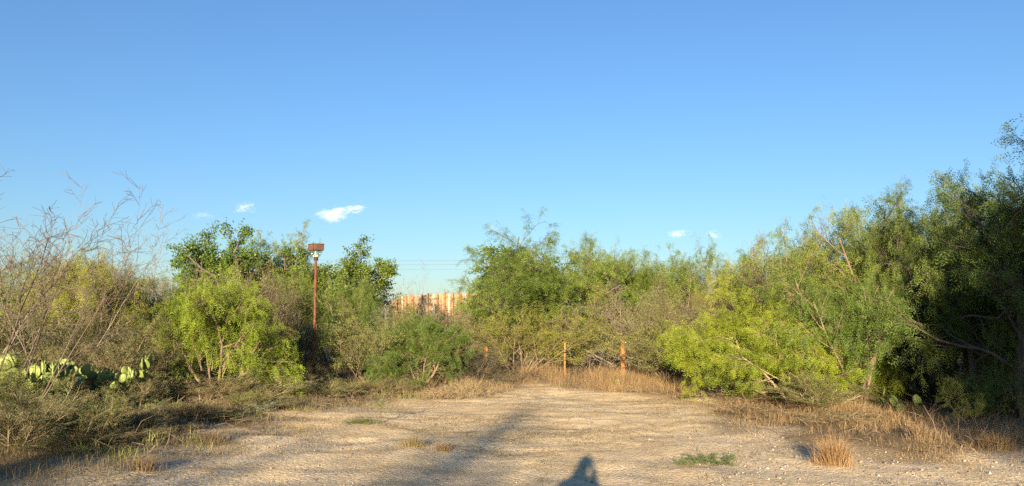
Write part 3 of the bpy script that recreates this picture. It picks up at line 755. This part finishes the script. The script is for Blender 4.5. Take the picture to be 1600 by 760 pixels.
def tufted(rng, n_tufts, per, region, rad=.09):
    """blade positions gathered into tufts; region(x, y) -> keep probability"""
    x = rng.uniform(-16, 16, n_tufts); y = rng.uniform(6.5, 32, n_tufts)
    k = (np.abs(x) < .80 * y + 1.0) & (rng.random(n_tufts) < region(x, y)); x, y = x[k], y[k]
    s = rng.uniform(.5, 1.3, len(x))
    X = np.repeat(x, per) + rng.normal(0, rad, len(x) * per); Y = np.repeat(y, per) + rng.normal(0, rad, len(x) * per)
    return X, Y, np.repeat(s, per)

rng = np.random.default_rng(300)
def verge(x, y):
    e = edge_dist(x, y) + (vnoise(x * .9, y * .9, 21) - .5) * 1.5
    return np.clip((e + .5) / 1.1, 0, 1) * np.where(e < 3.0, .95, .25) * (.35 + .65 * (vnoise(x * .6, y * .6, 22) > .38))
X, Y, S = tufted(rng, 11000, 38, verge, .17)
left = X < .0 - (Y - 24) * .0
far = Y > 19.5
Hh = S * np.where(far, .34, .30) * rng.uniform(.5, 1.15, len(X)) * np.clip(np.where(X < 0, .75, .5) + edge_dist(X, Y) * .35, .3, 1.2) * (.35 + 1.0 * vnoise(X * 1.3, Y * 1.3, 77)) * np.where(Y < 19, .72, 1.35)
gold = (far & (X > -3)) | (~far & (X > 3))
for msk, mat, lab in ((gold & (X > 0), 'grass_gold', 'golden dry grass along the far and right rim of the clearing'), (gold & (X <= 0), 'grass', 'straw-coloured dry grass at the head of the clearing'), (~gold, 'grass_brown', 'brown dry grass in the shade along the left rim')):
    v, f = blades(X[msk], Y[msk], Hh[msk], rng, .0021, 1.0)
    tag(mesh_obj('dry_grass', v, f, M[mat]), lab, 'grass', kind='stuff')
# green weedy undergrowth in the left scrub
def leftgreen(x, y):
    e = edge_dist(x, y); return np.where((e > .4) & (x < 0) & (y < 19), .8, 0) * (vnoise(x * .7, y * .7, 41) > .45)
X, Y, S = tufted(rng, 3500, 22, leftgreen, .12)
v, f = blades(X, Y, S * .20 * rng.uniform(.5, 1.2, len(X)), rng, .0045, .9)
tag(mesh_obj('green_undergrowth', v, f, M['grass_green']), 'greenish low undergrowth below the left shrubs', 'undergrowth', kind='stuff')
# short stubble on the clearing floor
def stub(x, y):
    e = edge_dist(x, y); return np.where(e < .2, 1, 0) * np.clip((vnoise(x * .55, y * 1.1, 51) - .42) * 4, 0, 1) * np.clip((y - 7.5) / 3, .15, 1)
X, Y, S = tufted(rng, 15000, 9, stub, .06)
v, f = blades(X, Y, S * .055 * rng.uniform(.5, 1.3, len(X)), rng, .004, .9)
tag(mesh_obj('grass_stubble', v, f, M['grass_brown']), 'short dry stubble scattered over the clearing floor', 'stubble', kind='stuff')
# loose straw lying on the clearing floor
n = 60000
X = rng.uniform(-10, 11, n); Y = rng.uniform(7, 25, n)
k = (np.abs(X) < .75 * Y + .5) & (edge_dist(X, Y) < 1.) & (rng.random(n) < np.clip(.12 + 1.8 * (vnoise(X * .7, Y * .7, 61) - .4), .08, 1)); X, Y = X[k], Y[k]; n = len(X)
az = rng.uniform(0, 6.28, n); ln_ = rng.uniform(.03, .13, n)[:, None]; d = np.stack([np.cos(az), np.sin(az), rng.normal(.05, .16, n)], 1); sd = np.stack([-np.sin(az), np.cos(az), rng.normal(0, .3, n)], 1) * .0035
b = np.stack([X, Y, gz(X, Y) + .008], 1)
v = np.stack([b - sd, b + d * ln_ - sd * .6, b + d * ln_ + sd * .6, b + sd], 1).reshape(-1, 3)
tag(mesh_obj('straw_litter', v, np.arange(len(v)).reshape(-1, 4), M['grass']), 'loose straw lying on the clearing floor', 'straw', kind='stuff')
# dead twigs and litter between the stems of the scrub
n = 9000
X = rng.uniform(-16, 16, n); Y = rng.uniform(9, 33, n); e = edge_dist(X, Y); k = (e > .2) & (np.abs(X) < .8 * Y + 1) & (rng.random(n) < .8); X, Y = X[k], Y[k]; n = len(X)
az = rng.uniform(0, 6.28, n); L = rng.uniform(.1, .45, n); el = np.abs(rng.normal(0, .45, n)); zz = gz(X, Y) + rng.uniform(0, .12, n)
p0 = np.stack([X, Y, zz], 1); dv = np.stack([np.cos(az) * np.cos(el), np.sin(az) * np.cos(el), np.sin(el)], 1) * L[:, None]
md = p0 + dv * .5 + rng.normal(0, .03, (n, 3)); md[:, 2] = np.maximum(md[:, 2], zz)
v, f = tubes([((a, b, c), (.005, .0045, .0025)) for a, b, c in zip(p0, md, p0 + dv)], 3)
tag(mesh_obj('brushwood', v, f, M['bark']), 'dead twigs littering the ground under the shrubs', 'brushwood', kind='stuff')

# single tufts, dry bushes and weeds that stand alone
def tuft(x, y, n, rad, h, mat, label, lean=.5, group='lone grass tufts', sq=.6):
    cx, cyy = ground_pt(x, y); rg = np.random.default_rng(int(x * 7 + y)); z = gz1(cx, cyy)
    rr = rad * .75 * np.abs(rg.normal(0, 1, n)); ra = rg.uniform(0, 6.283, n); X = rr * np.cos(ra); Y = rr * np.sin(ra) * sq
    hh = h * rg.uniform(.45, 1.1, n) * np.exp(-(X / (rad * 2.2)) ** 2)
    v, f = blades(X, Y, hh * rg.uniform(.5, 1.15, n), rg, .0022, lean * 1.3, z=gz(X + cx, Y + cyy) - z, az=np.arctan2(Y, X) + rg.normal(0, .7, n))
    o = mesh_obj('grass_tuft', v, f, M[mat]); o.location = (cx, cyy, z); tag(o, label, 'grass tuft', group)
tuft(1303, 722, 1300, .15, .46, 'grass_gold', 'bushy orange-gold grass tuft standing alone on the gravel at front right')
tuft(645, 699, 500, .14, .22, 'grass', 'pale straw tuft in the middle of the clearing, left one of the pair')
tuft(692, 703, 350, .12, .17, 'grass', 'pale straw tuft in the middle of the clearing, right one of the pair')
tuft(330, 700, 700, .2, .24, 'grass_brown', 'long brown tuft at the left rim of the bare ground', group='lone grass tufts')
tuft(225, 742, 500, .16, .24, 'grass_brown', 'brown tuft at the bottom left corner of the bare ground')
tuft(1000, 600, 300, .2, .5, 'grass', 'upright pale straw tuft beside the brightest orange post')
tuft(1440, 690, 600, .16, .33, 'grass_brown', 'grey-brown tuft under the right-hand grove beside the gravel')
tuft(1560, 700, 700, .25, .33, 'grass_gold', 'golden tuft near the right edge above the gravel')
P('drybush0', 728, 19.4, 594, 85, 'grass', 'bark_tan', 'dry_bush', 'bush', 'rounded tan dead bush at the head of the clearing, the larger of two', rot=.4)
P('drybush0', 680, 19.0, 606, 50, 'grass', 'bark_tan', 'dry_bush', 'bush', 'smaller tan dead bush just left of the larger one', rot=2.)
P('drybush0', 1320, 13.2, 640, 110, 'brown', 'bark_tan', 'brush_heap', 'brush heap', 'heap of dead tan sticks at the front of the right-hand grove', rot=1.1)
P('drybush0', 1200, 15.2, 640, 130, 'brown', 'bark_tan', 'brush_heap', 'brush heap', 'low dry brush heap under the bright green shrub at right', rot=3.1)
P('sapling0', 590, 13.4, 615, 34, 'weed', 'bark', 'sapling_shrub', 'sapling', 'thin single-stemmed sapling standing alone at the left of the clearing')
P('weed0', 1115, 9.9, 694, 75, 'weed', 'bark', 'green_weed', 'weed', 'low green weed patch on the gravel right of the photographer shadow', H=.10)
P('weed0', 1070, 9.6, 694, 30, 'weed', 'bark', 'green_weed', 'weed', 'tiny green weed left of the larger weed patch on the gravel', H=.07)
P('weed0', 565, 13.2, 650, 45, 'weed', 'bark', 'green_weed', 'weed', 'flat green weed at the foot of the lone sapling', H=.10)
P('weed0', 408, 14.6, 628, 45, 'silver', 'bark', 'silver_weed', 'weed', 'pale silvery weed at the left rim of the clearing')
P('weed0', 275, 14.0, 628, 80, 'weed', 'bark', 'green_weed', 'weed', 'soft blue-green weed below the small prickly pears', rot=2.)
P('weed0', 130, 11.6, 640, 90, 'weed', 'bark', 'green_weed', 'weed', 'leafy green weed at the foot of the nearest bare tree', rot=1.)
P('weed0', 50, 10.6, 655, 120, 'weed', 'bark', 'green_weed', 'weed', 'leafy green weed in the bottom left corner', rot=3.)
P('weed0', 185, 11.2, 652, 90, 'olive', 'bark', 'green_weed', 'weed', 'olive weed between the nearest bare tree and the bare ground', rot=4.)

for i, (x, D, ty, wp, m, lab) in enumerate([(215, 15.0, 585, 110, 'grey_olive', 'low thorn shrub left of the small upright prickly pear'),
        (20, 10.8, 625, 130, 'olive', 'low thorn shrub in the shade nearest the bottom left corner'), (320, 16.2, 590, 110, 'brown', 'dry low brush around the stems of the bright feathery shrub'),
        (395, 17.0, 585, 110, 'grey_olive', 'low brush right of the bright feathery shrub at the rim of the clearing'), (505, 18.6, 588, 110, 'olive', 'low brush in front of the foot of the lamp post'),
        (70, 9.6, 682, 130, 'olive', 'low green brush in the bottom left corner of the picture'), (165, 10.2, 672, 110, 'grey_olive', 'low brush at the rim of the bare ground, near the bottom left'),
        (250, 11.6, 655, 100, 'brown', 'low dry brush at the rim of the bare ground, below the small prickly pears'), (345, 13.2, 640, 90, 'olive', 'low greenish brush in front of the bright feathery shrub'),
        (430, 15.0, 622, 80, 'grey_olive', 'low dark brush beside the silvery weed'), (600, 19.6, 590, 90, 'brown', 'low dry brush under the wide olive fan-shaped shrub'),
        (25, 9.6, 604, 150, 'grey_olive', 'tallest of the shaded thorn brush in the bottom left corner'), (135, 10.2, 618, 120, 'olive', 'shaded olive thorn brush below the largest prickly pear'),
        (215, 11.2, 628, 95, 'grey_olive', 'shaded grey thorn brush right of the largest prickly pear, near the bare ground'), (300, 12.8, 624, 80, 'brown', 'brown thorn brush in front of the small prickly pears'),
        (385, 14.8, 612, 75, 'olive', 'olive thorn brush at the left rim, below the dark twiggy shrub')]):
    P('shrub%d' % (i % 3), x, D, ty, wp, m, 'bark_tan', 'low_brush', 'shrub', lab)
# ------------------------------------------------------------------ gravel
def pebbles(n, rng, prob, smin, smax):
    x = rng.uniform(-9, 11, n); y = rng.uniform(6.8, 22, n)
    k = (np.abs(x) < .75 * y + .5) & (rng.random(n) < prob(x, y)); x, y = x[k], y[k]; n = len(x)
    o = np.array([(1, 0, 0), (0, 1, 0), (-1, 0, 0), (0, -1, 0), (0, 0, 1), (0, 0, -1)], float)
    s = smin * (smax / smin) ** (rng.random(n) ** 3.2)
    sc = s[:, None] * rng.uniform(.6, 1.3, (n, 3)); sc[:, 2] *= .7
    v = o[None] * sc[:, None] + rng.normal(0, .22, (n, 6, 3)) * s[:, None, None]
    a = rng.uniform(0, 6.28, n); c, sn = np.cos(a)[:, None], np.sin(a)[:, None]
    v = np.stack([v[..., 0] * c - v[..., 1] * sn, v[..., 0] * sn + v[..., 1] * c, v[..., 2]], -1)
    v += np.stack([x, y, gz(x, y) + s * .15], 1)[:, None]
    f0 = np.array([(0, 1, 4), (1, 2, 4), (2, 3, 4), (3, 0, 4), (1, 0, 5), (2, 1, 5), (3, 2, 5), (0, 3, 5)])
    f = (np.arange(n)[:, None, None] * 6 + f0[None]).reshape(-1, 3)
    return v.reshape(-1, 3), f
rng = np.random.default_rng(400)
v, f = pebbles(100000, rng, lambda x, y: np.where(edge_dist(x, y) < .4, .004 + .36 * gravelly(x, y) ** 1.7, .02), .005, .026)
tag(mesh_obj('gravel', v, f, M['gravel']), 'pale loose gravel scattered over the clearing', 'gravel', kind='stuff')

# ------------------------------------------------------------------ clouds
def cloud_mat(dens, seed):
    m, nt = new_mat('cloud_vapour'); L = nt.links
    tc = N(nt, 'ShaderNodeTexCoord')
    nz = N(nt, 'ShaderNodeTexNoise', Scale=3.2, Detail=7., Roughness=.68); nz.noise_dimensions = '4D'; nz.inputs['W'].default_value = seed
    L.new(tc.outputs['Object'], nz.inputs['Vector'])
    ln = N(nt, 'ShaderNodeVectorMath', operation='LENGTH'); L.new(tc.outputs['Object'], ln.inputs[0])
    fall = N(nt, 'ShaderNodeMapRange'); L.new(ln.outputs['Value'], fall.inputs[0]); fall.inputs[1].default_value = 1.0; fall.inputs[2].default_value = .0; fall.inputs[3].default_value = -1.5; fall.inputs[4].default_value = -.55
    ad = N(nt, 'ShaderNodeMath', operation='MULTIPLY_ADD'); L.new(nz.outputs[0], ad.inputs[0]); ad.inputs[1].default_value = 2.2; L.new(fall.outputs[0], ad.inputs[2])
    mr = N(nt, 'ShaderNodeMapRange'); L.new(ad.outputs[0], mr.inputs[0]); mr.inputs[1].default_value = .28; mr.inputs[2].default_value = .85; mr.inputs[3].default_value = 0.; mr.inputs[4].default_value = dens
    pv = N(nt, 'ShaderNodeVolumePrincipled'); pv.inputs['Color'].default_value = (.98, .98, .99, 1); pv.inputs['Anisotropy'].default_value = -.2
    L.new(mr.outputs[0], pv.inputs['Density'])
    o = N(nt, 'ShaderNodeOutputMaterial'); L.new(pv.outputs[0], o.inputs['Volume'])
    return m
def cloud(x, y, wpx, hpx, tilt, dens, seed, label):
    D = 2600.; X, Z = height_at(x, y, D)
    vs, fs = [], []
    nu, nv = 20, 12
    for j in range(nv + 1):
        for k in range(nu):
            t = math.pi * j / nv; a = 2 * math.pi * k / nu; vs.append((math.sin(t) * math.cos(a), math.sin(t) * math.sin(a), math.cos(t)))
    for j in range(nv):
        for k in range(nu): fs.append((j * nu + k, (j + 1) * nu + k, (j + 1) * nu + (k + 1) % nu, j * nu + (k + 1) % nu))
    o = mesh_obj('cloud', vs, np.array(fs), cloud_mat(dens, seed), smooth=True)
    o.location = (X, D, Z); o.rotation_euler = (0, math.radians(-tilt), 0)
    o.scale = (wpx / F_PX * D * .74, hpx / F_PX * D * 1.2, hpx / F_PX * D * .88)
    tag(o, label, 'cloud', 'small clouds')
cloud(522, 337, 98, 38, 8, .024, 1.3, 'largest small white cloud, above and right of the lamp post')
cloud(558, 326, 72, 20, 5, .028, 7.7, 'thin bright wisp forming the right tail of the largest cloud')
cloud(385, 324, 60, 22, 16, .024, 3.1, 'small slanted white cloud left of the lamp post')
cloud(318, 336, 60, 22, 10, .011, 4.2, 'faint wisp of cloud leftmost in the sky')
cloud(1060, 366, 72, 20, 2, .020, 5.9, 'small flat white cloud low in the sky right of centre')
cloud(1116, 367, 50, 20, -8, .012, 8.4, 'faint wisp right of the flat cloud low in the sky')
cloud(765, 358, 66, 15, 6, .009, 6.6, 'very faint wisp just above the tallest central tree')

# ------------------------------------------------------------------ the photographer, known by the shadow
def person():
    me = bpy.data.meshes.new('person')
    J = [((0, 0, .93), .15), ((0, 0, 1.12), .135), ((0, 0, 1.32), .155), ((0, .0, 1.45), .12), ((0, .01, 1.52), .06), ((0, .03, 1.60), .085), ((0, .03, 1.70), .085), ((0, .03, 1.75), .05),
         ((.10, 0, .86), .10), ((.12, .02, .48), .065), ((.13, -.02, .09), .045), ((.14, .10, .03), .04), ((.145, .2, .025), .03),
         ((-.10, 0, .86), .10), ((-.12, .02, .48), .065), ((-.13, -.02, .09), .045), ((-.14, .10, .03), .04), ((-.145, .2, .025), .03),
         ((.19, 0, 1.42), .06), ((.24, .10, 1.20), .048), ((.18, .28, 1.48), .036), ((.15, .32, 1.57), .03),
         ((-.19, 0, 1.42), .06), ((-.17, .12, 1.20), .048), ((-.04, .30, 1.46), .036), ((.0, .34, 1.56), .03)]
    E = [(0, 1), (1, 2), (2, 3), (3, 4), (4, 5), (5, 6), (6, 7), (0, 8), (8, 9), (9, 10), (10, 11), (11, 12), (0, 13), (13, 14), (14, 15), (15, 16), (16, 17), (3, 18), (18, 19), (19, 20), (20, 21), (3, 22), (22, 23), (23, 24), (24, 25)]
    pts = [j[0] for j in J]; rad = [j[1] for j in J]
    for hand, tip_dir in ((21, (-.6, .2, .7)), (25, (.6, .2, .7))):          # fingers curling about the phone
        for k in range(5):
            b = np.array(pts[hand]) + np.array([0, .012 * (k - 2), .01 * (2 - abs(k - 2))]); d = np.array(tip_dir) * (.03 if k == 0 else .04)
            i = len(pts); pts += [tuple(b + d), tuple(b + d * 1.8 + np.array([0, .01, 0]))]; rad += [.009, .008]; E += [(hand, i), (i, i + 1)]
    me.from_pydata(pts, E, [])
    o = bpy.data.objects.new('person', me); COL.objects.link(o)
    m = o.modifiers.new('skin', 'SKIN'); o.modifiers.new('sub', 'SUBSURF').render_levels = 1
    for i, r in enumerate(rad): me.skin_vertices[0].data[i].radius = (r, r * .85 if i < 4 else r)
    me.skin_vertices[0].data[0].use_root = True
    me.materials.append(simple_mat('clothes', (.08, .09, .12), (.12, .13, .16), 4.))
    o.location = (-.60, -.52, gz1(-.6, -.5)); o.scale = (1.05, 1.05, 1.06)
    tag(o, 'person in dark clothes holding up a phone, seen only as a shadow', 'person')
    ph = bevel(mesh_obj('phone', *box_vf(-.08, .08, -.005, .005, -.04, .04), M['collar']), .004); ph.location = (-.52, -.15, 1.72); tag(ph, 'dark phone held up sideways by the photographer', 'phone')
person()
